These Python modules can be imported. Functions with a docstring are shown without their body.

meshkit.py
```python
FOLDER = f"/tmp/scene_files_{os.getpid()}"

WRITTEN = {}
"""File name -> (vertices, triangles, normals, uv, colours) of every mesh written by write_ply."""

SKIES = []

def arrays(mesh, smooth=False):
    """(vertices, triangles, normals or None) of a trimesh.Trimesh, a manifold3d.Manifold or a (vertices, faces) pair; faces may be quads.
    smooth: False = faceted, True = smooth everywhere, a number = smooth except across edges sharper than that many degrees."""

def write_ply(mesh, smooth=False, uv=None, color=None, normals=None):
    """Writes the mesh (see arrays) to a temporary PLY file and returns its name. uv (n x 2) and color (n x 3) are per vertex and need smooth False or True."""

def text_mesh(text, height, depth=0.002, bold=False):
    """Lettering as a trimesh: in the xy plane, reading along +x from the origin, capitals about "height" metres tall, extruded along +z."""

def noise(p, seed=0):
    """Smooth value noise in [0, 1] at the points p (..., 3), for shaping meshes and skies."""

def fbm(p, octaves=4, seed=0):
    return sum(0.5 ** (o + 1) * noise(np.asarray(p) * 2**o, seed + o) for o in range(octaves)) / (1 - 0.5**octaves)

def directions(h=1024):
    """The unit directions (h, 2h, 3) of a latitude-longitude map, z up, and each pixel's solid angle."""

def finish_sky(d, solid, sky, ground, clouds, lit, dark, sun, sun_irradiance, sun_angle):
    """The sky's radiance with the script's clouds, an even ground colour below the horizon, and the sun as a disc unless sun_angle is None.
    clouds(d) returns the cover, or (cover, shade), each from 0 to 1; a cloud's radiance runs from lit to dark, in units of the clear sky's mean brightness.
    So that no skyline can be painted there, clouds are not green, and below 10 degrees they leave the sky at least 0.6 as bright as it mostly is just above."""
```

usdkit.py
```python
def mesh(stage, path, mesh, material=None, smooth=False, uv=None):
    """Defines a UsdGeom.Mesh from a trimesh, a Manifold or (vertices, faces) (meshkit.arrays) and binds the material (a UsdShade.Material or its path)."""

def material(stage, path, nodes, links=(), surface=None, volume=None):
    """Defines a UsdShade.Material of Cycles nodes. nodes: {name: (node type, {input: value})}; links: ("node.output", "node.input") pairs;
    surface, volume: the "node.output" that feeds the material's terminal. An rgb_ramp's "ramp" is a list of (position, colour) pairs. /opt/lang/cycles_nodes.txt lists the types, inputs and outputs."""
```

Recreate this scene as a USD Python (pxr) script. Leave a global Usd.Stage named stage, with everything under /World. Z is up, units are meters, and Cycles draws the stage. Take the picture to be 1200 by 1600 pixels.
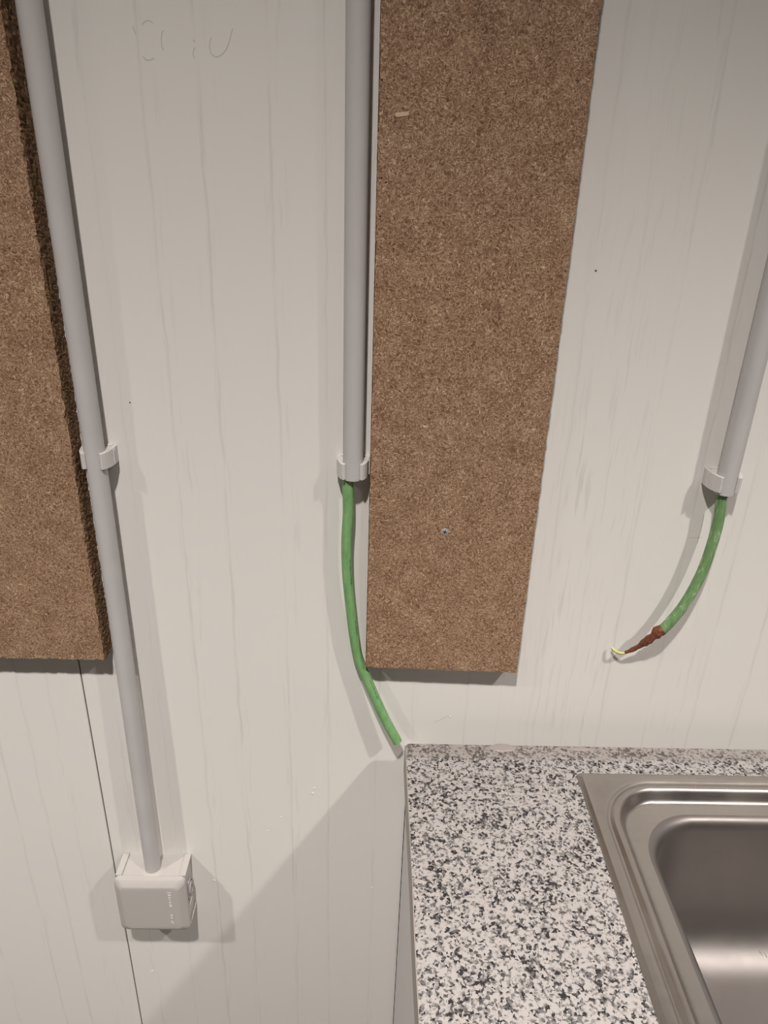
import math
import numpy as np
import trimesh
import shapely.geometry as sg
from shapely.ops import unary_union
from pxr import Usd, UsdGeom, UsdLux, UsdShade, Gf, Sdf, Vt
import usdkit
from meshkit import noise, fbm

stage = Usd.Stage.CreateInMemory()
UsdGeom.SetStageUpAxis(stage, 'Z')
UsdGeom.SetStageMetersPerUnit(stage, 1.0)
world = UsdGeom.Xform.Define(stage, '/World')
stage.SetDefaultPrim(world.GetPrim())

# ------------------------------------------------------------------ camera
F_PX = 1150.0
CAM = np.array([0.0, -0.70, 1.54])


def unit(v):
    v = np.array(v, float)
    return v / np.linalg.norm(v)


_down = unit([(520 - 600) / F_PX, (3300 - 800) / F_PX, 1])
_fx = -10 / F_PX
_fwd = unit([_fx, -(_down[0] * _fx + _down[2]) / _down[1], 1])
_right = np.cross(_down, _fwd)
R = np.array([_right, _fwd, -_down])            # world = R @ (right, down, forward)
cam = UsdGeom.Camera.Define(stage, '/World/camera')
_m = Gf.Matrix4d(1.0)
_m.SetRow(0, Gf.Vec4d(*R[:, 0], 0))
_m.SetRow(1, Gf.Vec4d(*(-R[:, 1]), 0))
_m.SetRow(2, Gf.Vec4d(*(-R[:, 2]), 0))
_m.SetRow(3, Gf.Vec4d(*CAM, 1))
cam.AddTransformOp().Set(_m)
cam.CreateHorizontalApertureAttr(36.0)
cam.CreateVerticalApertureAttr(48.0)
cam.CreateFocalLengthAttr(36.0 * F_PX / 1200)
cam.CreateFStopAttr(0.0)
cam.CreateExposureAttr(3.41)

# ------------------------------------------------------------------ light settings
CEIL = 2.66                                      # ceiling height
LAMPS = [(-1.42, -1.04), (-0.14, -1.04), (1.10, -1.04)]   # three recessed ceiling lamps in a row
LAMP_POWER = 330.0
LAMP_COLOR = (1.0, 0.94, 0.885)
LAMP_HALF_ANGLE = 57.0


def on_plane_y(x, y, wy=0.0):
    """The point of the photograph's pixel on the vertical plane y = wy (for taking measurements)."""
    r = R @ np.array([(x - 600) / F_PX, (y - 800) / F_PX, 1.0])
    return CAM + r * (wy - CAM[1]) / r[1]


# ------------------------------------------------------------------ helpers
_names = {}


def numbered(parent, name):
    k = _names.get((parent, name), 0)
    _names[(parent, name)] = k + 1
    return f'{parent}/{name}' if k == 0 else f'{parent}/{name}_{k:03d}'


def tag(p, label=None, cat=None, group=None, kind=None):
    for k, v in (('label', label), ('category', cat), ('group', group), ('kind', kind)):
        if v:
            p.SetCustomDataByKey(k, v)
    return p


def thing(name, label, cat, loc=(0, 0, 0), group=None):
    x = UsdGeom.Xform.Define(stage, numbered('/World', name))
    x.AddTranslateOp().Set(Gf.Vec3d(*loc))
    x.GetPrim().SetCustomDataByKey('label', label)
    return tag(x.GetPrim(), label, cat, group)


def origin(p):
    t = np.zeros(3)
    while p and p.GetPath() != Sdf.Path('/World'):
        if p.IsA(UsdGeom.Xformable) and p.HasAttribute('xformOp:translate'):
            t = t + np.array(p.GetAttribute('xformOp:translate').Get())
        p = p.GetParent()
    return t


def part(name, mesh, mat, parent=None, smooth=35, label=None, kind=None):
    """One mesh, given in world coordinates, under a thing (or directly under the world)."""
    path = numbered(str(parent.GetPath()) if parent else '/World', name)
    o = origin(parent) if parent else np.zeros(3)
    v, f = (mesh.vertices, mesh.faces) if hasattr(mesh, 'vertices') else mesh
    m = usdkit.mesh(stage, path, (np.array(v) - o, f), mat, smooth=smooth)
    return tag(m.GetPrim(), label, kind=kind)


def box(x0, x1, y0, y1, z0, z1, bevel=0.0):
    if bevel <= 0:
        b = trimesh.creation.box((x1 - x0, y1 - y0, z1 - z0))
        b.apply_translation(((x0 + x1) / 2, (y0 + y1) / 2, (z0 + z1) / 2))
        return b
    import manifold3d as m3
    pts = []
    for k in (0, 1, 2):
        d = [bevel] * 3
        d[k] = 0
        pts += [[a, b, c] for a in (x0 + d[0], x1 - d[0]) for b in (y0 + d[1], y1 - d[1]) for c in (z0 + d[2], z1 - d[2])]
    h = m3.Manifold.hull_points(np.array(pts, float)).to_mesh()
    return trimesh.Trimesh(h.vert_properties[:, :3], h.tri_verts, process=False)


def loft(loops, cap0=False, cap1=False):
    """Skin between closed loops of equal length; returns a trimesh."""
    n = len(loops[0])
    v = np.vstack(loops)
    f = []
    for k in range(len(loops) - 1):
        a, b = k * n, (k + 1) * n
        i = np.arange(n)
        j = (i + 1) % n
        f.append(np.stack([a + i, a + j, b + j], 1))
        f.append(np.stack([a + i, b + j, b + i], 1))
    for flag, base, rev in ((cap0, 0, True), (cap1, (len(loops) - 1) * n, False)):
        if flag:
            c = len(v)
            v = np.vstack([v, v[base:base + n].mean(0)])
            i = np.arange(n)
            j = (i + 1) % n
            t = np.stack([np.full(n, c), base + i, base + j], 1)
            f.append(t[:, ::-1] if rev else t)
    m = trimesh.Trimesh(v, np.vstack(f), process=False)
    trimesh.repair.fix_normals(m) if m.is_watertight else None
    return m


def catmull(pts, n=10):
    p = np.array(pts, float)
    p = np.vstack([2 * p[0] - p[1], p, 2 * p[-1] - p[-2]])
    out = []
    for i in range(1, len(p) - 2):
        for t in np.linspace(0, 1, n, endpoint=False):
            out.append(0.5 * ((2 * p[i]) + (-p[i - 1] + p[i + 1]) * t + (2 * p[i - 1] - 5 * p[i] + 4 * p[i + 1] - p[i + 2]) * t * t + (-p[i - 1] + 3 * p[i] - 3 * p[i + 1] + p[i + 2]) * t ** 3))
    out.append(p[-2])
    return np.array(out)


def tube(path, radius, sides=24, squash=1.0, wob=0.0, seed=0):
    path = np.array(path, float)
    r = np.broadcast_to(np.asarray(radius, float), (len(path),))
    t = np.gradient(path, axis=0)
    t /= np.linalg.norm(t, axis=1, keepdims=True)
    ref = np.array([0, 1.0, 0]) if abs(t[0][1]) < 0.8 else np.array([1.0, 0, 0])
    loops = []
    a = np.linspace(0, 2 * np.pi, sides, endpoint=False)
    for p, d, q in zip(path, t, r):
        u = unit(ref - d * ref.dot(d))
        w = np.cross(d, u)
        rr = q * np.ones(sides)
        if wob:
            rr = rr * (1 + wob * (noise(np.stack([np.cos(a) * 1.6 + seed, np.sin(a) * 1.6, np.full(sides, p[2] * 260 + p[0] * 160)], 1), seed) - 0.5) * 2)
        loops.append(p + np.outer(np.cos(a) * rr, u) * squash + np.outer(np.sin(a) * rr, w))
        ref = u
    return loft(loops, True, True)


def mat(name, nodes, links, surface='p.BSDF'):
    return usdkit.material(stage, f'/World/Looks/{name}', nodes, links, surface=surface)


def plain(name, color, rough=0.5, spec=0.5, metallic=0.0, bump=0.0, bscale=300.0, var=0.0):
    nodes = {'p': ('principled_bsdf', {'base_color': color, 'roughness': rough, 'specular_ior_level': spec, 'metallic': metallic})}
    links = []
    if bump or var:
        nodes['g'] = ('geometry', {})
        nodes['n'] = ('noise_texture', {'scale': bscale, 'detail': 3.0})
        links += [('g.position', 'n.vector')]
    if bump:
        nodes['b'] = ('bump', {'strength': bump, 'distance': 0.0006})
        links += [('n.fac', 'b.height'), ('b.normal', 'p.normal')]
    if var:
        nodes['r'] = ('rgb_ramp', {'ramp': [(0.3, tuple(c * (1 - var) for c in color)), (0.7, tuple(min(1, c * (1 + var)) for c in color))]})
        links += [('n.fac', 'r.fac'), ('r.color', 'p.base_color')]
    return mat(name, nodes, links)


# ------------------------------------------------------------------ materials
WALL = (0.735, 0.715, 0.685)
M_room = plain('room_paint', (0.28, 0.265, 0.25), 0.6, 0.3)
M_ceiling = plain('ceiling_paint', (0.62, 0.60, 0.57), 0.7, 0.2)
M_floor = plain('floor_vinyl', (0.13, 0.12, 0.11), 0.45, 0.4, var=0.15, bscale=9.0)

# embossed coated sheet metal: the grain (mesh attributes say where it lies) is very slightly greyer than the paint
M_wall = mat('wall_panel_sheet', {
    'g': ('geometry', {}),
    'm': ('mapping', {'scale': (210.0, 1.0, 13.0)}),
    'wn': ('noise_texture', {'scale': 9.0, 'detail': 2.0}),
    'ws': ('vector_math', {'math_type': 'scale', 'scale': 0.010}),
    'wa': ('vector_math', {'math_type': 'add'}),
    'n': ('noise_texture', {'scale': 1.0, 'detail': 2.5, 'roughness': 0.55}),
    'r': ('map_range', {'range_type': 'smoothstep', 'from_min': 0.53, 'from_max': 0.67, 'to_min': 0.0, 'to_max': 1.0, 'clamp': True}),
    'ga': ('attribute', {'attribute': 'grain'}),
    'gr': ('attribute', {'attribute': 'groove'}),
    'mu': ('math', {'math_type': 'multiply'}),
    'mx': ('math', {'math_type': 'maximum', 'use_clamp': True}),
    'c': ('mix_color', {'a': WALL, 'b': (0.555, 0.535, 0.51)}),
    'inv': ('math', {'math_type': 'multiply', 'value2': -1.0}),
    'b': ('bump', {'strength': 0.22, 'distance': 0.0006}),
    'p': ('principled_bsdf', {'roughness': 0.42, 'specular_ior_level': 0.35}),
}, [('g.position', 'wn.vector'), ('wn.color', 'ws.vector1'), ('ws.vector', 'wa.vector1'), ('g.position', 'wa.vector2'), ('wa.vector', 'm.vector'), ('m.vector', 'n.vector'),
    ('n.fac', 'r.value'), ('r.result', 'mu.value1'), ('ga.fac', 'mu.value2'), ('mu.value', 'mx.value1'), ('gr.fac', 'mx.value2'),
    ('mx.value', 'c.fac'), ('c.result', 'p.base_color'), ('mx.value', 'inv.value1'), ('inv.value', 'b.height'), ('b.normal', 'p.normal')])
M_seal_and_shade = plain('joint_seal', (0.03, 0.028, 0.026), 0.8, 0.1)  # wall joints and backing; also the strip that paints shade behind the cabinet side
M_pencil = plain('pencil_graphite', (0.55, 0.53, 0.51), 0.6, 0.3)
M_chip = plain('peeled_film', (0.76, 0.74, 0.71), 0.4, 0.4)
M_dot = plain('dirt_speck', (0.16, 0.14, 0.12), 0.7, 0.2)

M_pvc = plain('grey_pvc', (0.49, 0.472, 0.468), 0.38, 0.42, var=0.03, bscale=25.0)
M_bore = plain('pipe_bore', (0.16, 0.15, 0.15), 0.7, 0.2)
M_clip = plain('pale_grey_plastic', (0.60, 0.58, 0.57), 0.36, 0.45)
M_box = plain('box_plastic', (0.455, 0.43, 0.41), 0.36, 0.45)
M_letter = plain('raised_lettering', (0.66, 0.64, 0.62), 0.3, 0.5)
M_membrane = plain('rubber_membrane', (0.40, 0.38, 0.37), 0.6, 0.3)


def cable_mat(name, dark, light, worn):
    return mat(name, {
        'g': ('geometry', {}),
        'm': ('mapping', {'scale': (260.0, 260.0, 60.0)}),
        'n': ('noise_texture', {'scale': 1.0, 'detail': 4.0, 'roughness': 0.65}),
        'r': ('rgb_ramp', {'ramp': [(0.36, dark), (0.47, light), (0.55, light), (0.66, worn)]}),
        'b': ('bump', {'strength': 0.15, 'distance': 0.0005}),
        'p': ('principled_bsdf', {'roughness': 0.42, 'specular_ior_level': 0.4}),
    }, [('g.position', 'm.vector'), ('m.vector', 'n.vector'), ('n.fac', 'r.fac'), ('r.color', 'p.base_color'), ('n.fac', 'b.height'), ('b.normal', 'p.normal')])


M_green = cable_mat('green_sheath', (0.145, 0.315, 0.115), (0.185, 0.37, 0.15), (0.25, 0.42, 0.20))
M_green_worn = cable_mat('worn_green_sheath', (0.115, 0.215, 0.085), (0.155, 0.28, 0.12), (0.36, 0.46, 0.27))
M_print = plain('black_cable_print', (0.035, 0.09, 0.035), 0.5, 0.3)
M_core = plain('cut_core', (0.72, 0.70, 0.62), 0.4, 0.4)
M_brown = plain('brown_tape', (0.155, 0.052, 0.026), 0.5, 0.35, bump=0.5, bscale=420.0, var=0.25)
M_yellow = plain('yellow_insulation', (0.62, 0.60, 0.20), 0.4, 0.4)
M_wiregreen = plain('green_insulation', (0.14, 0.27, 0.06), 0.4, 0.4)

M_board = mat('chipboard_face', {
    'g': ('geometry', {}),
    'wn': ('noise_texture', {'scale': 130.0, 'detail': 2.0}),
    'ws': ('vector_math', {'math_type': 'scale', 'scale': 0.009}),
    'wa': ('vector_math', {'math_type': 'add'}),
    'm1': ('mapping', {'scale': (330.0, 330.0, 1150.0), 'rotation': (0.0, 0.45, 0.0)}),
    'm2': ('mapping', {'scale': (950.0, 420.0, 360.0), 'rotation': (0.0, 0.5, 0.0)}),
    'n1': ('noise_texture', {'scale': 1.0, 'detail': 2.0, 'roughness': 0.6}),
    'n2': ('noise_texture', {'scale': 1.0, 'detail': 2.0, 'roughness': 0.6}),
    'nb': ('noise_texture', {'scale': 42.0, 'detail': 3.0}),
    'mx': ('math', {'math_type': 'maximum'}),
    'ad': ('math', {'math_type': 'multiply_add', 'value2': 0.17}),
    'r': ('rgb_ramp', {'ramp': [(0.49, (0.125, 0.066, 0.036)), (0.585, (0.215, 0.122, 0.072)), (0.655, (0.30, 0.185, 0.115)), (0.73, (0.40, 0.275, 0.18)), (0.85, (0.60, 0.46, 0.33))]}),
    'b': ('bump', {'strength': 0.30, 'distance': 0.0005}),
    'nf': ('noise_texture', {'scale': 480.0, 'detail': 1.0}),
    'fr': ('map_range', {'range_type': 'smoothstep', 'from_min': 0.67, 'from_max': 0.75, 'to_min': 0.0, 'to_max': 0.75, 'clamp': True}),
    'fm': ('mix_color', {'b': (0.62, 0.47, 0.34)}),
    'nd': ('noise_texture', {'scale': 300.0, 'detail': 1.0}),
    'dr': ('map_range', {'range_type': 'smoothstep', 'from_min': 0.72, 'from_max': 0.78, 'to_min': 0.0, 'to_max': 0.8, 'clamp': True}),
    'dm': ('mix_color', {'b': (0.07, 0.035, 0.02)}),
    'p': ('principled_bsdf', {'roughness': 0.62, 'specular_ior_level': 0.25}),
}, [('g.position', 'wn.vector'), ('wn.color', 'ws.vector1'), ('ws.vector', 'wa.vector1'), ('g.position', 'wa.vector2'), ('wa.vector', 'm1.vector'), ('wa.vector', 'm2.vector'),
    ('m1.vector', 'n1.vector'), ('m2.vector', 'n2.vector'), ('n1.fac', 'mx.value1'), ('n2.fac', 'mx.value2'), ('g.position', 'nb.vector'),
    ('nb.fac', 'ad.value1'), ('mx.value', 'ad.value3'), ('ad.value', 'r.fac'), ('wa.vector', 'nf.vector'), ('nf.fac', 'fr.value'), ('r.color', 'fm.a'), ('fr.result', 'fm.fac'), ('g.position', 'nd.vector'), ('nd.fac', 'dr.value'), ('fm.result', 'dm.a'), ('dr.result', 'dm.fac'), ('dm.result', 'p.base_color'), ('mx.value', 'b.height'), ('b.normal', 'p.normal')])
M_board_edge = mat('chipboard_sawn_edge', {
    'g': ('geometry', {}),
    'm': ('mapping', {'scale': (700.0, 900.0, 330.0)}),
    'n': ('noise_texture', {'scale': 1.0, 'detail': 3.0, 'roughness': 0.65}),
    'r': ('rgb_ramp', {'ramp': [(0.34, (0.07, 0.035, 0.018)), (0.50, (0.20, 0.115, 0.062)), (0.62, (0.32, 0.205, 0.12)), (0.72, (0.52, 0.38, 0.25))]}),
    'b': ('bump', {'strength': 0.8, 'distance': 0.001}),
    'p': ('principled_bsdf', {'roughness': 0.8, 'specular_ior_level': 0.15}),
}, [('g.position', 'm.vector'), ('m.vector', 'n.vector'), ('n.fac', 'r.fac'), ('r.color', 'p.base_color'), ('n.fac', 'b.height'), ('b.normal', 'p.normal')])
M_fleck = plain('pale_wood_chip', (0.55, 0.40, 0.29), 0.6, 0.2)
M_hole = plain('dark_pit', (0.03, 0.018, 0.012), 0.9, 0.05)
M_zinc = plain('zinc_plated_steel', (0.40, 0.385, 0.37), 0.4, 0.5, metallic=0.25)
M_slot = plain('screw_recess', (0.04, 0.035, 0.03), 0.6, 0.3)

# speckled granite print, with the hazy brownish stain that runs along the back edge
M_granite = mat('granite_laminate', {
    'g': ('geometry', {}),
    'wn': ('noise_texture', {'scale': 260.0, 'detail': 2.0}),
    'ws': ('vector_math', {'math_type': 'scale', 'scale': 0.0045}),
    'wa': ('vector_math', {'math_type': 'add'}),
    'v': ('voronoi_texture', {'scale': 430.0}),
    'sc': ('separate_color', {}),
    'nc': ('noise_texture', {'scale': 150.0, 'detail': 3.0, 'roughness': 0.6}),
    'nl': ('noise_texture', {'scale': 30.0, 'detail': 2.0}),
    'k1': ('math', {'math_type': 'multiply_add', 'value2': 0.55}),
    'k2': ('math', {'math_type': 'multiply', 'value2': 1.0}),
    'k3': ('math', {'math_type': 'multiply_add', 'value2': 0.24}),
    'r': ('rgb_ramp', {'ramp': [(0.0, (0.020, 0.019, 0.020)), (0.64, (0.026, 0.024, 0.026)), (0.68, (0.066, 0.061, 0.062)), (0.74, (0.125, 0.117, 0.116)), (0.805, (0.18, 0.168, 0.164)), (0.855, (0.275, 0.257, 0.249)), (0.905, (0.322, 0.301, 0.292)), (1.0, (0.37, 0.345, 0.333))]}),
    'sx': ('separate_xyz', {}),
    'ns': ('noise_texture', {'scale': 55.0, 'detail': 3.0}),
    'sy': ('math', {'math_type': 'multiply_add', 'value2': 0.016}),
    'st': ('map_range', {'range_type': 'smoothstep', 'from_min': -0.052, 'from_max': -0.047, 'to_min': 0.0, 'to_max': 0.38, 'clamp': True}),
    'mix': ('mix_color', {'b': (0.20, 0.172, 0.15)}),
    'p': ('principled_bsdf', {'roughness': 0.6, 'specular_ior_level': 0.2}),
}, [('g.position', 'wn.vector'), ('wn.color', 'ws.vector1'), ('ws.vector', 'wa.vector1'), ('g.position', 'wa.vector2'), ('wa.vector', 'v.vector'), ('wa.vector', 'nc.vector'), ('g.position', 'nl.vector'),
    ('v.color', 'sc.color'), ('sc.r', 'k1.value1'), ('nc.fac', 'k2.value1'), ('k2.value', 'k1.value3'), ('nl.fac', 'k3.value1'), ('k1.value', 'k3.value3'), ('k3.value', 'r.fac'),
    ('g.position', 'sx.vector'), ('g.position', 'ns.vector'), ('ns.fac', 'sy.value1'), ('sx.y', 'sy.value3'), ('sy.value', 'st.value'), ('st.result', 'mix.fac'), ('r.color', 'mix.a'), ('mix.result', 'p.base_color')])
M_edge = plain('worktop_edge_band', (0.30, 0.265, 0.235), 0.45, 0.35)
M_cabinet = plain('cabinet_melamine', (0.56, 0.545, 0.53), 0.33, 0.45)
M_silicone = plain('clear_silicone', (0.30, 0.268, 0.25), 0.3, 0.5)


def steel(name, col, r0, r1, bump):
    return mat(name, {
        'g': ('geometry', {}),
        'm': ('mapping', {'scale': (8.0, 900.0, 900.0)}),
        'n': ('noise_texture', {'scale': 1.0, 'detail': 2.0}),
        'n2': ('noise_texture', {'scale': 26.0, 'detail': 3.0}),
        'rr': ('map_range', {'from_min': 0.3, 'from_max': 0.7, 'to_min': r0, 'to_max': r1, 'clamp': True}),
        'b': ('bump', {'strength': bump, 'distance': 0.0004}),
        'p': ('principled_bsdf', {'base_color': col, 'metallic': 1.0}),
    }, [('g.position', 'm.vector'), ('m.vector', 'n.vector'), ('g.position', 'n2.vector'), ('n2.fac', 'rr.value'), ('rr.result', 'p.roughness'), ('n.fac', 'b.height'), ('b.normal', 'p.normal')])


M_steel = steel('brushed_stainless', (0.42, 0.385, 0.36), .32, .42, .035)
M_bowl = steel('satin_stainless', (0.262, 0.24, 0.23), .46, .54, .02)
M_scratch = plain('bright_scratch', (0.8, 0.78, 0.76), 0.3, 0.5, metallic=1.0)
M_trim = plain('lamp_trim', (0.75, 0.74, 0.72), 0.4, 0.4)
M_lens = mat('lamp_lens', {'e': ('emission', {'color': LAMP_COLOR, 'strength': 6.0})}, [], surface='e.emission')

# ------------------------------------------------------------------ room shell
X0, X1, Y0 = -2.3, 2.5, -3.1
for nm, b, m_, lab in (
        ('floor', (X0 - .1, X1 + .1, Y0 - .1, .1, -.1, 0), M_floor, 'grey vinyl floor'),
        ('ceiling', (X0 - .1, X1 + .1, Y0 - .1, .1, CEIL, CEIL + .1), M_ceiling, 'white ceiling'),
        ('wall_left', (X0 - .1, X0, Y0 - .1, .1, 0, CEIL), M_room, 'plain white side wall on the left'),
        ('wall_right', (X1, X1 + .1, Y0 - .1, .1, 0, CEIL), M_room, 'plain white side wall on the right'),
        ('wall_front', (X0, X1, Y0 - .1, Y0, 0, CEIL), M_room, 'plain white wall behind the viewer')):
    tag(part(nm, box(*b), m_, smooth=False), lab, kind='structure')

wall = UsdGeom.Xform.Define(stage, numbered('/World', 'wall_back')).GetPrim()
tag(wall, 'off-white wall of embossed wood-grain metal panels', kind='structure')
GROOVES = [-0.515, -0.4448, -0.4065, -0.372, -0.2965, -0.245, -0.1965, -0.1495, -0.0910, -0.0445, 0.0155, 0.0569, 0.1205, 0.160, 0.1975, 0.240, 0.2827, 0.340, 0.395, 0.4493, 0.505, 0.56, 0.61]
STRENGTH = dict(zip(GROOVES, [.5, .8, .9, .45, .5, .35, 1.0, 1.0, .9, .8, .9, .5, .5, .4, .6, .5, 1.0, 1.0, .8, 1.0, .8, .8, .8]))
ZONES = [(0.212, .034, .75), (0.258, .022, 0.8), (0.235, .03, .5), (-0.005, .018, .35), (0.375, .012, .5), (-0.085, .006, .5), (-0.19, .008, .55), (-0.147, .008, .5), (-0.355, .01, .4)]


def wall_panel(x0, x1, fine):
    gs = [g for g in GROOVES if x0 + .004 < g < x1 - .004] if fine else []
    xs = list(np.arange(x0 + .004, x1 - .003, .004)) if fine else list(np.linspace(x0 + .004, x1 - .004, 8))
    offs = np.array([-3.2, -2.2, -1.5, -1.0, -.6, -.3, 0, .3, .6, 1.0, 1.5, 2.2, 3.2]) * .001
    for g in gs:
        xs = [x for x in xs if abs(x - g) > .0045]
        xs += list(g + offs)
    xs = np.array(sorted(xs))
    zs = np.concatenate([[0], np.arange(.22, 1.80, .005), [CEIL]]) if fine else np.array([0, CEIL])
    X, Z = np.meshgrid(xs, zs)
    Y = np.zeros_like(X)
    gro = np.zeros_like(X)
    gra = np.zeros_like(X)
    for i, g in enumerate(gs):
        P = np.stack([np.full_like(zs, i * 7.3), zs * 26, zs * 0], 1)
        wig = (fbm(P, 3, 5) - .5) * .0042 * min(1, .5 + noise(np.array([[i * 3.1, .5, .5]]), 2)[0])
        amp = np.clip((fbm(np.stack([np.full_like(zs, i * 5.7), zs * 16, zs * 0 + .3], 1), 3, 9) - .30) * 3.2, .12, 1.0) * STRENGTH[g]
        wide = .0008 + .0011 * noise(np.stack([np.full_like(zs, i * 2.7), zs * 45, zs * 0 + .7], 1), 4)
        d = np.exp(-(((X - g) - wig[:, None]) / wide[:, None]) ** 2) * amp[:, None]
        near = np.abs(X - g) < .0034
        gro = np.maximum(gro, d * near)
        gra = np.maximum(gra, .55 * np.exp(-((X - g) / .006) ** 2) * np.clip((noise(np.stack([np.full_like(X, i * 1.9), Z * 11, X * 0], -1), 8) - .35) * 2.5, 0, 1))
    Y = gro * .00025
    for c, w, s in ZONES:
        zm = np.clip((fbm(np.stack([X * 9, Z * 3.2, X * 0 + c * 50], -1), 3, 3) - .36) * 4.5, 0, 1)
        gra = np.maximum(gra, s * np.exp(-((X - c - .012 * (noise(np.stack([Z * 5, Z * 0, Z * 0 + c], -1), 6) - .5)) / w) ** 2) * zm)
    # side returns and the flat back close the panel
    side = lambda x, y: np.stack([np.full_like(zs, x), np.full_like(zs, y), zs], 1)[:, None]
    front = np.stack([X, Y, Z], -1)
    grid = np.concatenate([side(x0, .04), side(x0, .0012), side(x0 + .0004, .0004), side(x0 + .0012, 0), front, side(x1 - .0012, 0), side(x1 - .0004, .0004), side(x1, .0012), side(x1, .04)], 1)
    nz, nx = grid.shape[:2]
    pad = lambda a: np.pad(a, ((0, 0), (4, 4)))
    idx = np.arange(nz * nx).reshape(nz, nx)
    a, b = idx[:-1, :], idx[1:, :]
    a2, b2 = np.roll(a, -1, 1), np.roll(b, -1, 1)
    f = np.concatenate([np.stack([a, a2, b2], -1).reshape(-1, 3), np.stack([a, b2, b], -1).reshape(-1, 3)])
    p = part('wall_panel', (grid.reshape(-1, 3), f), M_wall, wall, smooth=True)
    pv = UsdGeom.PrimvarsAPI(p)
    for n_, arr in (('groove', .46 * pad(gro)), ('grain', .62 * pad(gra))):
        pv.CreatePrimvar(n_, Sdf.ValueTypeNames.FloatArray, 'vertex').Set(Vt.FloatArray.FromNumpy(arr.ravel().astype(np.float32)))


J = -0.3313
PW = 1.15
wall_panel(J - PW, J - .0007, True)
wall_panel(J + .0007, J + PW - .0007, True)
wall_panel(J + PW + .0007, X1, False)
wall_panel(X0, J - PW - .0014, False)
for jx in (J, J + PW, J - PW - .0007):
    part('joint_seal', box(jx - .004, jx + .004, .006, .03, .0, CEIL), M_seal_and_shade, wall, smooth=False)
part('backing', box(X0, X1, .041, .06, 0, CEIL), M_seal_and_shade, wall, smooth=False)


def ribbon(pts, w, y=-.00012):
    p = catmull(pts, 6)
    t = np.gradient(p[:, [0, 2]], axis=0)
    n_ = np.stack([-t[:, 1], t[:, 0]], 1)
    n_ /= np.maximum(np.linalg.norm(n_, axis=1, keepdims=True), 1e-9)
    ww = w * np.linspace(0, 1, len(p)).clip(.25, .75) if False else w
    a, b = p.copy(), p.copy()
    a[:, [0, 2]] += n_ * ww / 2
    b[:, [0, 2]] -= n_ * ww / 2
    loops = []
    for q in range(len(p)):
        loops.append(np.array([[a[q, 0], .0003, a[q, 2]], [a[q, 0], y, a[q, 2]], [b[q, 0], y, b[q, 2]], [b[q, 0], .0003, b[q, 2]]]))
    return loft(loops, True, True)


def px(pts, ox, oy, s):
    return [on_plane_y(ox + x / s, oy + y / s) for x, y in pts]


strokes = [[(110, 195), (125, 175), (145, 163), (170, 162), (195, 180)], [(118, 440), (135, 462), (165, 470), (205, 455)],
           [(275, 238), (263, 270), (262, 345), (275, 395)], [(505, 312), (525, 328)], [(522, 370), (508, 415), (519, 458)],
           [(650, 290), (638, 345), (645, 405), (680, 443), (728, 430), (770, 380), (795, 310), (817, 225)], [(38, 205), (48, 235), (62, 266)]]
part('pencil_writing', trimesh.util.concatenate([ribbon(px(s, 200, 0, 5.0), .0008) for s in strokes]), M_pencil, wall, label='faint pencilled figures near the top of the wall')
marks = [[(425, 910), (455, 915), (560, 912), (600, 915), (655, 908)], [(685, 500), (640, 720), (600, 880), (565, 1020)]]
part('pencil_mark', trimesh.util.concatenate([ribbon(px(s, 1040, 760, 11.43), .0006) for s in marks]), M_pencil, wall, label='pencilled setting-out cross beside the worn green cable')
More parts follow.
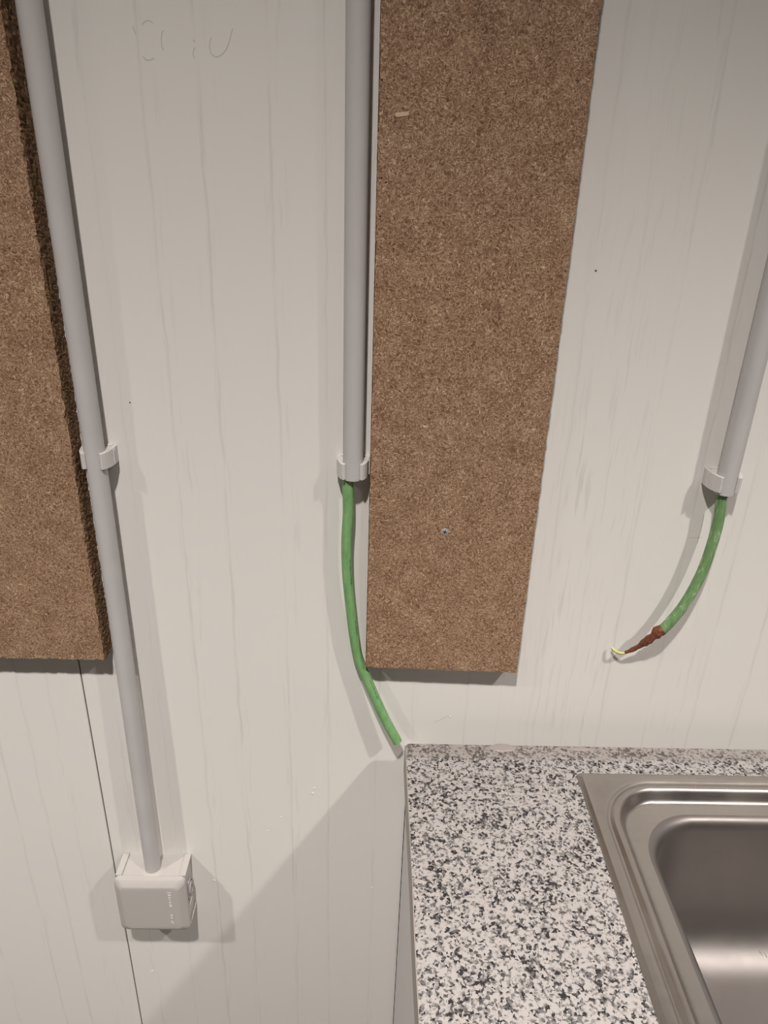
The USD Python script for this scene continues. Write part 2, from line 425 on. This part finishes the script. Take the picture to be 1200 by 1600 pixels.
part('scratch', ribbon(px([(835, 685), (870, 670), (905, 652)], 400, 900, 3.0), .0007), M_pencil, wall)
for i, (x, y, s) in enumerate(((703, 1120, .0022), (491, 1232, .0028), (489, 1240, .0032), (238, 1518, .0036), (335, 1376, .0036), (439, 1277, .002), (418, 1298, .0016), (581, 1387, .0022), (1033, 838, .001))):
    c = on_plane_y(x, y)
    m = trimesh.creation.icosphere(2, 1.0)
    v = m.vertices * (1 + .5 * (noise(m.vertices * 1.7 + i * 9, i)[:, None] - .5))
    v = v * np.array([s * .5, .0005, s * .75])
    v[:, 0] += v[:, 2] * (.5 if i % 2 else -.4)
    part('film_flake', trimesh.Trimesh(v + c, m.faces, process=False), M_chip, wall)
for x, y, s in ((203, 629, .0009), (931, 423, .0011), (690, 1268, .0006)):
    c = on_plane_y(x, y)
    m = trimesh.creation.icosphere(1, s)
    m.vertices[:, 1] *= .3
    m.apply_translation(c)
    part('dirt_speck', m, M_dot, wall)

# ------------------------------------------------------------------ chipboard boards


def board(name, label, x0, x1, z0, z1, t, slope=0.0, seed=0, rag=.0007):
    root = thing(name, label, 'board', ((x0 + x1) / 2, 0, z0))
    step = .0016

    def side(a, b):
        n_ = max(2, int(np.linalg.norm(np.array(b) - a) / step))
        return [np.array(a) + (np.array(b) - a) * k / n_ for k in range(n_)]
    cor = [np.array(q, float) for q in ((x0, z0), (x1, z0 + slope), (x1, z1), (x0, z1))]
    nor = [(0, -1), (1, 0), (0, 1), (-1, 0)]
    P, N = [], []
    for k in range(4):
        s = side(cor[k], cor[(k + 1) % 4])
        P += s
        N += [nor[k]] * len(s)
    P, N = np.array(P), np.array(N, float)
    ys = np.linspace(0, -t, 8)
    loops = []
    for k, yy in enumerate(ys):
        q = np.stack([P[:, 0] * 420, P[:, 1] * 420, np.full(len(P), yy * 500 + seed * 13)], 1)
        d = (fbm(q, 3, seed) - .62) * 2 * rag
        d = np.where(noise(q * .55, seed + 3) > .72, d - rag * .9, d)
        if k == len(ys) - 1:
            d = d - .00035 - rag * .5 * (noise(q * .8, seed + 7) > .7) - rag * 1.3 * np.clip((fbm(q * .22, 3, seed + 9) - .52) * 5, 0, 1)
        if k in (0, len(ys) - 1):
            d = np.minimum(d, 0)
        pp = P + N * d[:, None]
        loops.append(np.stack([pp[:, 0], np.full(len(P), yy), pp[:, 1]], 1))
    rim = loft(loops)
    part('sawn_edge', rim, M_board_edge, root, smooth=False)
    fronts = []
    for lp, flip in ((loops[-1], False), (loops[0], True)):
        poly = sg.Polygon(lp[:, [0, 2]])
        v2, f2 = trimesh.creation.triangulate_polygon(poly, engine='earcut')
        v3 = np.stack([v2[:, 0], np.full(len(v2), lp[0, 1]), v2[:, 1]], 1)
        m = trimesh.Trimesh(v3, f2, process=False)
        want = 1 if flip else -1
        if m.face_normals[:, 1].mean() * want < 0:
            m.invert()
        fronts.append(m)
    part('board_face', trimesh.util.concatenate(fronts), M_board, root, smooth=False)
    return root


T = .024
_a, _b = on_plane_y(161.5, 1031, -T), on_plane_y(571, 1043, -T)
_c, _d = on_plane_y(948, 0, -T), on_plane_y(804.5, 1052, -T)
lb = board('chipboard_board', 'brown chipboard board at the left edge, behind the pipe entering the junction box', -0.62, _a[0] + .0026, _a[2] + .0005, CEIL, T + .0014, -.0005, 1, .0011)
mb = board('chipboard_board', 'tall brown chipboard board with one screw, hanging between two green cables above the worktop', _b[0], (_c[0] + _d[0]) / 2, _b[2], CEIL, T, _d[2] - _b[2], 2, .0006)


def disc(c, r, h, n=32):
    m = trimesh.creation.cylinder(r, h, sections=n)
    m.apply_transform(trimesh.transformations.rotation_matrix(np.pi / 2, [1, 0, 0]))
    m.apply_translation(c)
    return m


sc = on_plane_y(695, 831, -T)
prof = [(0, .0012), (.0016, .0012), (.0032, .0010), (.0041, .0004), (.0044, -.0004), (.0030, -.0030)]
a = np.linspace(0, 2 * np.pi, 40, endpoint=False)
screw = part('screw', loft([np.stack([sc[0] + np.cos(a) * max(r, 1e-5), np.full(40, sc[1] - h + .0004), sc[2] + np.sin(a) * max(r, 1e-5)], 1) for r, h in prof], True, True), M_zinc, mb, label='small cross-head screw in the board')
for ang in (.35, .35 + np.pi / 2):
    b = box(-.0021, .0021, -.00015, .00015, -.00045, .00045)
    b.apply_transform(trimesh.transformations.rotation_matrix(ang, [0, 1, 0]))
    b.apply_translation((sc[0], sc[1] - .00085, sc[2]))
    part('cross_slot', b, M_slot, screw, smooth=False)
q = [on_plane_y(x, y, -T) for x, y in ((617, 176), (639, 174), (637, 181), (619, 183))]
fv = np.array([p + [0, -dy, 0] for dy in (0.0004, -.0004) for p in q])
part('pale_chip', trimesh.convex.convex_hull(fv), M_fleck, mb, smooth=False, label='pale splinter pressed in the board face')
for x, y, p in ((603, 285, mb), (734, 113, mb), (597, 125, mb), (596, 278, mb), (594, 338, mb), (0.5, 822, lb), (756, 1037, mb)):
    c = on_plane_y(x, y, -T)
    m = trimesh.creation.icosphere(1, .0007)
    m.vertices[:, 1] *= .25
    m.apply_translation(c)
    part('pit', m, M_hole, p)

# ------------------------------------------------------------------ conduit pipes, clips
PR = .0100


def pipe(label, pts, open_end=True, group=None):
    root = thing('conduit_pipe', label, 'pipe', tuple(pts[0]))
    p = np.array(pts)
    part('pipe_wall', (lambda path: tube_shell(path, PR, .0016, 48))(p), M_pvc, root, smooth=50)
    return root


def tube_shell(path, r, th, sides):
    """A hollow pipe, open at its first point."""
    path = np.array(path, float)
    a = np.linspace(0, 2 * np.pi, sides, endpoint=False)
    ring = lambda c, q: np.stack([c[0] + np.cos(a) * q, c[1] + np.sin(a) * q, np.full(sides, c[2])], 1)
    loops = [ring(path[0] + [0, 0, .06], r - th), ring(path[0], r - th), ring(path[0], r - .0003), ring(path[0] + [0, 0, .0003], r)]
    loops += [ring(c, r) for c in path[1:]]
    return loft(loops, False, True)


LPX, MPX, RPX = -.2710, -.0178, .3575
PY = -.0178
left_pts = catmull([(LPX, -.0215, .698), (LPX, -.0213, .78), (LPX, -.0205, .90), (LPX, -.0185, 1.06), (LPX, -.0178, 1.20), (LPX, PY, 1.28), (LPX, PY - .0018, 1.6), (LPX, PY - .0024, 2.0), (LPX, PY, CEIL)], 8)
pipe('grey plastic conduit pipe running down into the junction box', left_pts)
zm_ = on_plane_y(549, 753, PY - PR)[2]
zr_ = on_plane_y(1128, 776, PY - PR)[2]
pipe('grey plastic conduit pipe beside the tall board, ending in the bright green cable', [(MPX, PY, zm_), (MPX, PY, 1.5), (MPX, PY, 2.0), (MPX, PY, CEIL)])
pipe('grey plastic conduit pipe at the right edge of the photo, ending in the worn cable', [(RPX, PY, zr_), (RPX, PY, 1.5), (RPX, PY, 2.0), (RPX, PY, CEIL)])


def clip(label, x, z, hgt=.0168, tilt=0.0):
    root = thing('pipe_clip', label, 'clip', (x, 0, z))
    ang = np.radians(np.linspace(-90 + 50, 270 - 50, 40))       # opening faces the room (-y)
    inner = np.stack([np.cos(ang) * (PR + .0002), np.sin(ang) * (PR + .0002)], 1)
    thick = .0026 + .0016 * np.clip(np.abs(np.sin(ang)) * 0 + np.clip(1 - np.abs(np.linspace(-1, 1, 40)), 0, 1), 0, 1)
    outer = inner * ((PR + thick) / PR)[:, None]
    # barbed lips: the arm ends flare a little outward
    outer[0] += (.0009, -.0006)
    outer[-1] += (-.0009, -.0006)
    arc = sg.Polygon(np.vstack([inner, outer[::-1]]))
    foot = sg.box(-.0105, PR - .004, .0105, -PY)
    half = [(.0086, -.0102), (.0098, -.0098), (.0122, -.0066), (.0145, -.0010), (.0158, .0050), (.0164, .0110), (.0164, -PY - .0002)]
    jaw = sg.Polygon(half + [(-u, w) for u, w in half[::-1]])
    shape = unary_union([arc, foot, jaw]).difference(sg.Point(0, 0).buffer(PR + .0002, 32)).difference(sg.Polygon([(0, 0), (-.0172, -.0200), (.0172, -.0200)]))
    shape = shape.difference(sg.box(-.0122, .0125, -.0104, .0150)).difference(sg.box(.0104, .0125, .0122, .0150))
    shape = shape.buffer(-.0004).buffer(.0004)
    if shape.geom_type != 'Polygon':
        shape = max(shape.geoms, key=lambda g: g.area)
    layers = []
    m = trimesh.creation.extrude_polygon(shape, hgt, engine='earcut')
    v = m.vertices.copy()
    # arms reach lower at the front than at the wall, as moulded
    v[:, 2] += -hgt / 2
    v = np.stack([v[:, 0], v[:, 1] + PY, v[:, 2]], 1)
    back = np.clip((v[:, 1] - PY) / PR, -1, 1)
    v[:, 2] *= 1 - .06 * np.clip(-back, 0, 1)
    part('clip_jaw', trimesh.Trimesh(v + [x, 0, z], m.faces, process=False), M_clip, root, smooth=30)
    for s in (-1, 1):
        for yy in (.0065, .0092):
            part('clip_rib', box(x + s * .0158 - .0009, x + s * .0158 + .0011, PY + yy - .0006, PY + yy + .0006, z - hgt * .46, z + hgt * .46, .0003), M_clip, root, smooth=30)
    part('clip_base', box(x - .0130, x + .0130, -.0035, -.0001, z - hgt * .56, z + hgt * .60, .0008), M_clip, root, smooth=30)
    return root


clip('pale grey pipe clip halfway along the pipe above the junction box', LPX, on_plane_y(146, 722, PY - PR)[2])
clip('pale grey pipe clip at the open end of the middle pipe, against the tall board', MPX, on_plane_y(549, 738.5, PY - PR)[2])
clip('pale grey pipe clip at the open end of the right-hand pipe', RPX, on_plane_y(1135, 759, PY - PR)[2])

# ------------------------------------------------------------------ green cables


def path_px(pts):
    return catmull([on_plane_y(x, y, -d) for x, y, d in pts], 10)


CR = .0056
c1 = thing('green_cable', 'bright green cable hanging beside the tall board, cut clean at its lower end', 'cable', tuple(on_plane_y(543, 752, -.017)))
start = np.array([MPX - .003, PY, zm_ + .05])
P1 = path_px([(543.5, 757, .0170), (544, 800, .0165), (541.5, 850, .0160), (543, 900, .0155), (548, 950, .0148), (553.5, 995, .0140), (561.0, 1031, .0130), (583, 1083, .0165), (602, 1124, .0200), (621, 1159, .0235)])
P1 = np.vstack([[start], [start - [0, 0, .03]], P1])
part('sheath', tube(P1, CR, 28), M_green, c1, smooth=50)
e, d = P1[-1], unit(P1[-1] - P1[-4])
for k, (u, w) in enumerate(((.0018, .001), (-.002, .0012), (.0, -.0022))):
    o = np.array([u, w * .4, 0]) + e
    part('cut_core', tube([o - d * .004, o, o + d * .0006], .0013, 12), M_core, c1)


def cable_print(path, i0, i1, n_, parent, side):
    """Small dark printed marks in a row along the sheath."""
    ms = []
    rng = np.random.default_rng(5 + i0)
    for k in range(n_):
        s = i0 + (i1 - i0) * k / n_
        i = int(s)
        c = path[i] + (path[min(i + 1, len(path) - 1)] - path[i]) * (s - i)
        t = unit(path[min(i + 1, len(path) - 1)] - path[i - 1])
        view = unit(CAM - c)
        u = unit(view - t * view.dot(t))
        w = np.cross(t, u)
        out = unit(u * .72 + w * side)
        b = trimesh.creation.box((rng.uniform(.0005, .0011), rng.uniform(.0009, .0017), .0003))
        M = np.eye(4)
        M[:3, 0], M[:3, 1], M[:3, 2], M[:3, 3] = t, np.cross(out, t), out, c + out * CR
        b.apply_transform(M)
        ms.append(b)
    part('cable_print', trimesh.util.concatenate(ms), M_print, parent, smooth=False, kind='stuff')


def nearest(path, x, y):
    best, bi = 1e9, 0
    for i, p in enumerate(path):
        c = R.T @ (p - CAM)
        q = (600 + F_PX * c[0] / c[2] - x) ** 2 + (800 + F_PX * c[1] / c[2] - y) ** 2
        if q < best:
            best, bi = q, i
    return bi


cable_print(P1, nearest(P1, 542, 868), nearest(P1, 545, 915), 14, c1, -.55)
cable_print(P1, nearest(P1, 552, 968), nearest(P1, 557, 990), 7, c1, -.55)
cable_print(P1, nearest(P1, 577, 1063), nearest(P1, 588, 1094), 10, c1, -.35)

c2 = thing('green_cable', 'worn green cable with brown taped end hanging from the right-hand pipe', 'cable', tuple(on_plane_y(1127, 776, -.017)))
P2 = path_px([(1127, 780, .017), (1123, 812, .018), (1114, 846, .0195), (1101, 884, .0215), (1085, 918, .0235), (1066, 949, .0255), (1047, 972, .0265), (1034, 985, .027)])
start = np.array([RPX - .001, PY, zr_ + .05])
P2 = np.vstack([[start], [start - [0, 0, .03]], P2])
part('sheath', tube(P2, .0055, 28), M_green_worn, c2, smooth=50)
P3 = path_px([(1036, 983, .0270), (1028, 988, .0268), (1021, 994, .026), (1014, 999, .024), (1006, 1005, .0215), (996, 1011, .019), (986, 1016, .017), (977, 1020, .0155)])
n3 = len(P3)
rad = np.interp(np.linspace(0, 1, n3), [0, .10, .20, .25, .30, .36, .45, .55, .66, .82, 1], [.0058, .0060, .0059, .0050, .0042, .0047, .0045, .0040, .0029, .0024, .0017])
part('brown_tape', tube(P3, rad, 24, wob=.22, seed=3), M_brown, c2, smooth=40, label='dark brown tape wound round the stripped cable end')
P4 = path_px([(984, 1017, .0165), (975, 1020.5, .0152), (967, 1020, .013), (960, 1016, .009), (956, 1012, .006)])
earth = part('earth_wire', tube(P4, .0014, 16), M_yellow, c2, smooth=50, label='yellow and green striped earth wire tip')
part('green_stripe', tube(P4 + np.array([-.0002, .0001, -.0009]), .00095, 12), M_wiregreen, earth, smooth=50)

# ------------------------------------------------------------------ junction box
BX0, BX1, BZ0, BZ1, BD, LD = -.3150, -.2270, .6200, .7120, .034, .0465
jb = thing('junction_box', 'pale grey plastic junction box on the wall, with raised marks on its lid', 'junction box', (LPX, 0, BZ0))


def rrect(x0, x1, z0, z1, r, n=8):
    out = []
    for cx, cz, a0 in ((x1 - r, z1 - r, 0), (x0 + r, z1 - r, 90), (x0 + r, z0 + r, 180), (x1 - r, z0 + r, 270)):
        for t in np.radians(np.linspace(a0, a0 + 90, n)):
            out.append((cx + r * np.cos(t), cz + r * np.sin(t)))
    return np.array(out)


def lay(p, y):
    return np.stack([p[:, 0], np.full(len(p), y), p[:, 1]], 1)


def shrink(k, r, y):
    return lay(rrect(BX0 + k, BX1 - k, BZ0 + k, BZ1 - k, r), y)


part('box_body', loft([shrink(.0015, .006, 0), shrink(.0012, .006, -BD + .0011), shrink(.0040, .005, -BD + .0011), shrink(.0040, .005, -BD - .0001)], True, True), M_box, jb, smooth=35)
lid = [shrink(-.0004, .006, -BD - .0004), shrink(-.0012, .007, -BD - .001), shrink(-.0012, .007, -BD - .0065), shrink(.0004, .008, -BD - .0082), shrink(.0065, .007, -LD + .0006), shrink(.0085, .006, -LD), shrink(.014, .004, -LD - .0001)]
part('lid', loft(lid, True, True), M_box, jb, smooth=28)
# corner pillars with a screw channel each, standing proud of the walls
for sx, xx in ((-1, BX0), (1, BX1)):
    for zz, s in ((BZ1, 1), (BZ0, -1)):
        part('corner_rib', box(min(xx + sx * .0008, xx - sx * .0075), max(xx + sx * .0008, xx - sx * .0075), -BD, -.0005, zz - .0015 if s > 0 else zz - .001, zz + .001 if s > 0 else zz + .0015, .0005), M_box, jb, smooth=30)
# cable entry on the top face: a membrane disc on a soft cone round the pipe
a = np.linspace(0, 2 * np.pi, 48, endpoint=False)
ring = lambda c, r, z: np.stack([c[0] + np.cos(a) * r, c[1] + np.sin(a) * r * .96, np.full(48, z)], 1)
tc = (LPX, -.0205)
part('top_gland', loft([ring(tc, .0165, BZ1 - .0012), ring(tc, .0128, BZ1 + .0004), ring(tc, .0122, BZ1 + .0007), ring(tc, PR - .0002, BZ1 + .0004)], False, False), M_box, jb, smooth=40)
# side glands with stepped rings, on both sides
for sx, xx in ((1, BX1 - .0012), (-1, BX0 + .0012)):
    st = [(.0132, .0), (.0132, .0016), (.0105, .0018), (.0105, .0010), (.0078, .0012), (.0078, .0030), (.0050, .0034), (.0050, .0022), (.0004, .0022)]
    loops = [np.stack([np.full(48, xx + sx * h), -BD / 2 - .001 + np.cos(a) * r * .92, (BZ0 + BZ1) / 2 + .004 + np.sin(a) * r * 1.25], 1) for r, h in st]
    part('side_gland', loft(loops, False, True), M_membrane, jb, smooth=30)
    x_a, x_b = sorted((xx, xx + sx * .0026))
    part('side_lip', box(x_a, x_b, -BD + .003, -.006, BZ0 + .0325, BZ0 + .0335, .0002), M_box, jb, smooth=30)
# raised lettering, worn down to small marks, reading down the lid
marks = [(362, 375, 110, 12, 0), (370, 436, 76, 40, 0), (366, 486, 60, 14, 0), (392, 500, 18, 40, 0), (352, 508, 16, 34, 0), (380, 545, 44, 20, 0), (390, 606, 62, 26, 0), (396, 664, 66, 22, 0), (404, 700, 40, 40, 0), (424, 900, 60, 32, 0), (438, 930, 22, 36, 0), (426, 965, 50, 28, 0), (425, 1045, 70, 14, -.6), (455, 1075, 60, 22, .5)]
lets = []
for x, y, w, h, rot in marks:
    c = on_plane_y(240 + x / 15, 1370 + y / 15, -LD)
    k = .7 / F_PX * 1.22 / 15
    b = box(-w * k / 2, w * k / 2, -.0004, .0003, -h * k / 2 * 1.2, h * k / 2 * 1.2, .0001)
    b.apply_transform(trimesh.transformations.rotation_matrix(rot, [0, 1, 0]))
    b.apply_translation(c)
    lets.append(b)
part('raised_lettering', trimesh.util.concatenate(lets), M_letter, jb, smooth=False)

# ------------------------------------------------------------------ worktop, cabinet
CX0, CX1, CY0, CY1, CZ, CT = .0472, 1.30, -.637, -.037, .940, .038
SX0, SX1, SY1, SY0 = .2358, .88, -.0800, -.555
wt = thing('worktop', 'speckled grey granite-look worktop around the sink', 'worktop', ((CX0 + CX1) / 2, (CY0 + CY1) / 2, CZ - CT))
outer = sg.Polygon([(CX0 + .0008, CY0), (CX1, CY0), (CX1, CY1), (CX0 + .003, CY1), (CX0 + .0008, CY1 - .003)])
hole = sg.box(SX0 + .012, SY0 + .012, SX1 - .012, SY1 - .012)
m = trimesh.creation.extrude_polygon(outer.difference(hole), CT, engine='earcut')
m.apply_translation((0, 0, CZ - CT))
part('slab', m, M_granite, wt, smooth=False)
# thin end band, a touch uneven where it was pressed on
zz = np.linspace(CY0, CY1 - .0025, 80)
bul = .0009 * (fbm(np.stack([zz * 14, zz * 0, zz * 0], 1), 3, 4) - .5)
loops = [np.array([[CX0 + .0009, y, CZ - .0002], [CX0 + b_, y, CZ - .0003], [CX0 - .0004 + b_, y, CZ - .0012], [CX0 - .0004 + b_, y, CZ - CT + .001], [CX0 + .0009, y, CZ - CT]]) for y, b_ in zip(zz, bul)]
part('end_band', loft(loops, True, True), M_edge, wt, smooth=30)
part('back_band', box(CX0 + .003, CX1, CY1 - .0002, CY1 + .0008, CZ - CT, CZ - .0006, 0), M_edge, wt, smooth=False)
for x0_, x1_, y_, s in ((763, 806, 1166, 1), (884, 930, 1166, .6)):
    p0, p1 = on_plane_y(x0_, 1162, CY1), on_plane_y(x1_, 1162, CY1)
    n_ = 24
    xs_ = np.linspace(p0[0], p1[0], n_)
    rr = .0030 * s * np.sin(np.linspace(.12, np.pi - .12, n_)) ** .6 * (1 + .5 * (noise(np.stack([xs_ * 130, xs_ * 0, xs_ * 0], 1), 3) - .5))
    v = tube(np.stack([xs_, np.full(n_, CY1 - .004), np.full(n_, CZ - .0006)], 1), rr, 14)
    v.vertices[:, 1] = (v.vertices[:, 1] - CY1 + .004) * 2.0 + CY1 - .004
    v.vertices[:, 2] = (v.vertices[:, 2] - CZ) * .6 + CZ
    part('silicone_smear', v, M_silicone, wt, smooth=60)

cb = thing('base_cabinet', 'pale grey base cabinet under the worktop, only its left side showing', 'cabinet', ((CX0 + CX1) / 2, -.32, 0))
PX0 = .0543
part('side_panel', box(PX0, PX0 + .018, -.600, -.0022, .0, .8580, .0007), M_cabinet, cb, smooth=False)
part('top_rail', box(PX0 - .0032, PX0 + .018, -.600, -.0022, .8600, CZ - CT - .0003, .0007), M_cabinet, cb, smooth=False)
part('side_panel', box(CX1 - .025, CX1 - .007, -.600, -.0022, .0, CZ - CT - .0003, .0006), M_cabinet, cb, smooth=False)
part('gap_shade', box(PX0 - .0006, PX0 + .012, -.0021, -.0002, .0, CZ - CT - .002), M_seal_and_shade, cb, smooth=False, label='dark strip standing in for the shade between cabinet and wall')  # dark box added in the gap, its colour stands in for contact shade
part('base_shelf', box(PX0 + .0182, CX1 - .0252, -.596, -.003, .10, .118), M_cabinet, cb, smooth=False)
part('plinth', box(PX0 + .0182, CX1 - .0252, -.55, -.532, .0, .0998), M_cabinet, cb, smooth=False)
wd = (CX1 - .007 - PX0) / 2
for k in range(2):
    dr = part('door', box(PX0 + k * wd + .001, PX0 + (k + 1) * wd - .001, -.619, -.6005, .102, CZ - CT - .003, .001), M_cabinet, cb, smooth=False)
    hx = PX0 + wd + (-.05 if k == 0 else .05)
    part('handle', tube(catmull([(hx, -.619, .84), (hx, -.645, .835), (hx, -.645, .72), (hx, -.619, .715)], 8), .005, 12), M_zinc, dr)

# ------------------------------------------------------------------ stainless sink
sk = thing('kitchen_sink', 'brushed stainless steel inset sink set in the speckled worktop', 'sink', ((SX0 + SX1) / 2, (SY0 + SY1) / 2, CZ))


def sink_loop(d, r, h, nc=20, ns=24):
    x0, x1, y0, y1 = SX0 + d, SX1 - d, SY0 + d, SY1 - d
    out = []
    cs = ((x1 - r, y1 - r, 0), (x0 + r, y1 - r, 90), (x0 + r, y0 + r, 180), (x1 - r, y0 + r, 270))
    for k, (cx, cy, a0) in enumerate(cs):
        arc = [(cx + r * np.cos(t), cy + r * np.sin(t)) for t in np.radians(np.linspace(a0, a0 + 90, nc))]
        out += arc
        nx_, ny_, b0 = cs[(k + 1) % 4]
        q = (nx_ + r * np.cos(np.radians(b0)), ny_ + r * np.sin(np.radians(b0)))
        out += [tuple(np.array(arc[-1]) + (np.array(q) - arc[-1]) * s) for s in np.linspace(0, 1, ns + 2)[1:-1]]
    o = np.array(out)
    return np.column_stack([o, np.full(len(o), CZ + h)])


prof_ = [(.0135, .0049), (.0153, .0038), (.0170, .0032), (.0185, .0043), (.0203, .0062), (.0222, .0071), (.0248, .0073), (.0272, .0064), (.0290, .0040), (.0306, .0006), (.0322, -.0026), (.0338, -.0048), (.0358, -.0060), (.0385, -.0064)]
rim = [(.0000, .005, .0002), (.0004, .005, .0012), (.0012, .005, .0022), (.0042, .0055, .0046), (.0052, .006, .0050), (.0100, .030, .0051), (.0118, .066, .0051)]
rim += [(d_, .078 - d_, h_) for d_, h_ in prof_] + [(.0430, .050, -.0066), (.0490, .060, -.0068)]
bowl = [(.0490, .060, -.0068), (.0512, .060, -.0071), (.0534, .060, -.0081), (.0552, .060, -.0098), (.0566, .060, -.0122), (.0576, .060, -.0152), (.0584, .060, -.0200)]
for z_ in np.linspace(-.035, -.139, 14):
    bowl.append((.0584 + (-z_ - .020) * .045, .060, z_))
dw, zw = bowl[-1][0], bowl[-1][2]
FR = .050
for t in np.radians(np.linspace(6, 90, 14)):
    bowl.append((dw + FR * (1 - np.cos(t)), max(.060 - FR * (1 - np.cos(t)) * .35, .03), zw - FR * np.sin(t)))
d_end, z_end = bowl[-1][0], bowl[-1][2]
for s in np.linspace(.02, .15, 9):
    bowl.append((d_end + s, max(.043 - s * .05, .02), z_end - s * .02))
part('rim', loft([sink_loop(*q) for q in rim]), M_steel, sk, smooth=60)
part('bowl', loft([sink_loop(*q) for q in bowl], False, True), M_bowl, sk, smooth=60)
dc = ((SX0 + SX1) / 2, (SY0 + SY1) / 2)
part('drain', loft([np.stack([dc[0] + np.cos(a) * r, dc[1] + np.sin(a) * r, np.full(48, CZ + z_end - .004 + h)], 1) for r, h in ((.045, .002), (.043, .004), (.034, .0035), (.03, .0015), (.002, .0015))], True, True), M_steel, sk, smooth=40)
rng = np.random.default_rng(11)
for x_, t_, n_ in ((.452, 48, 5), (.475, 52, 6), (.500, 50, 5)):
    for k in range(n_):
        xa, ta = x_ + rng.normal(0, .004), t_ + rng.normal(0, 5)
        pts = []
        for q in np.linspace(0, 1, 5):
            t = np.radians(ta + q * rng.uniform(5, 10))
            pts.append((xa + q * .005, SY1 - dw - FR * (1 - np.cos(t)) - .0003 * np.cos(t), CZ + zw - FR * np.sin(t) + .0001))
        part('scratch', tube(pts, .00022, 6), M_scratch, sk)

# ------------------------------------------------------------------ ceiling lamps (above the picture)
for k, (lx, ly) in enumerate(LAMPS):
    lab = ('left', 'middle', 'right')[k]
    cl = thing('ceiling_light', f'round white recessed ceiling lamp, the {lab} one of the row above the worktop wall', 'ceiling light', (lx, ly, CEIL))
    rr = lambda r, z: np.stack([lx + np.cos(a) * r, ly + np.sin(a) * r, np.full(48, CEIL + z)], 1)
    part('trim_ring', loft([rr(.085, -.0002), rr(.085, -.006), rr(.080, -.009), rr(.058, -.009), rr(.054, -.004), rr(.054, -.0002)]), M_trim, cl, smooth=35)
    part('lens', loft([rr(.0538, -.0045), rr(.0538, -.0008)], True, True), M_lens, cl, smooth=False)
    s = UsdLux.SphereLight.Define(stage, str(cl.GetPath()) + '/lamp')
    s.CreateRadiusAttr(.035)
    s.CreateIntensityAttr(LAMP_POWER)
    s.CreateColorAttr(Gf.Vec3f(*LAMP_COLOR))
    s.AddTranslateOp().Set(Gf.Vec3d(0, 0, -.05))
    sh = UsdLux.ShapingAPI.Apply(s.GetPrim())
    sh.CreateShapingConeAngleAttr(LAMP_HALF_ANGLE)
    sh.CreateShapingConeSoftnessAttr(1.0)
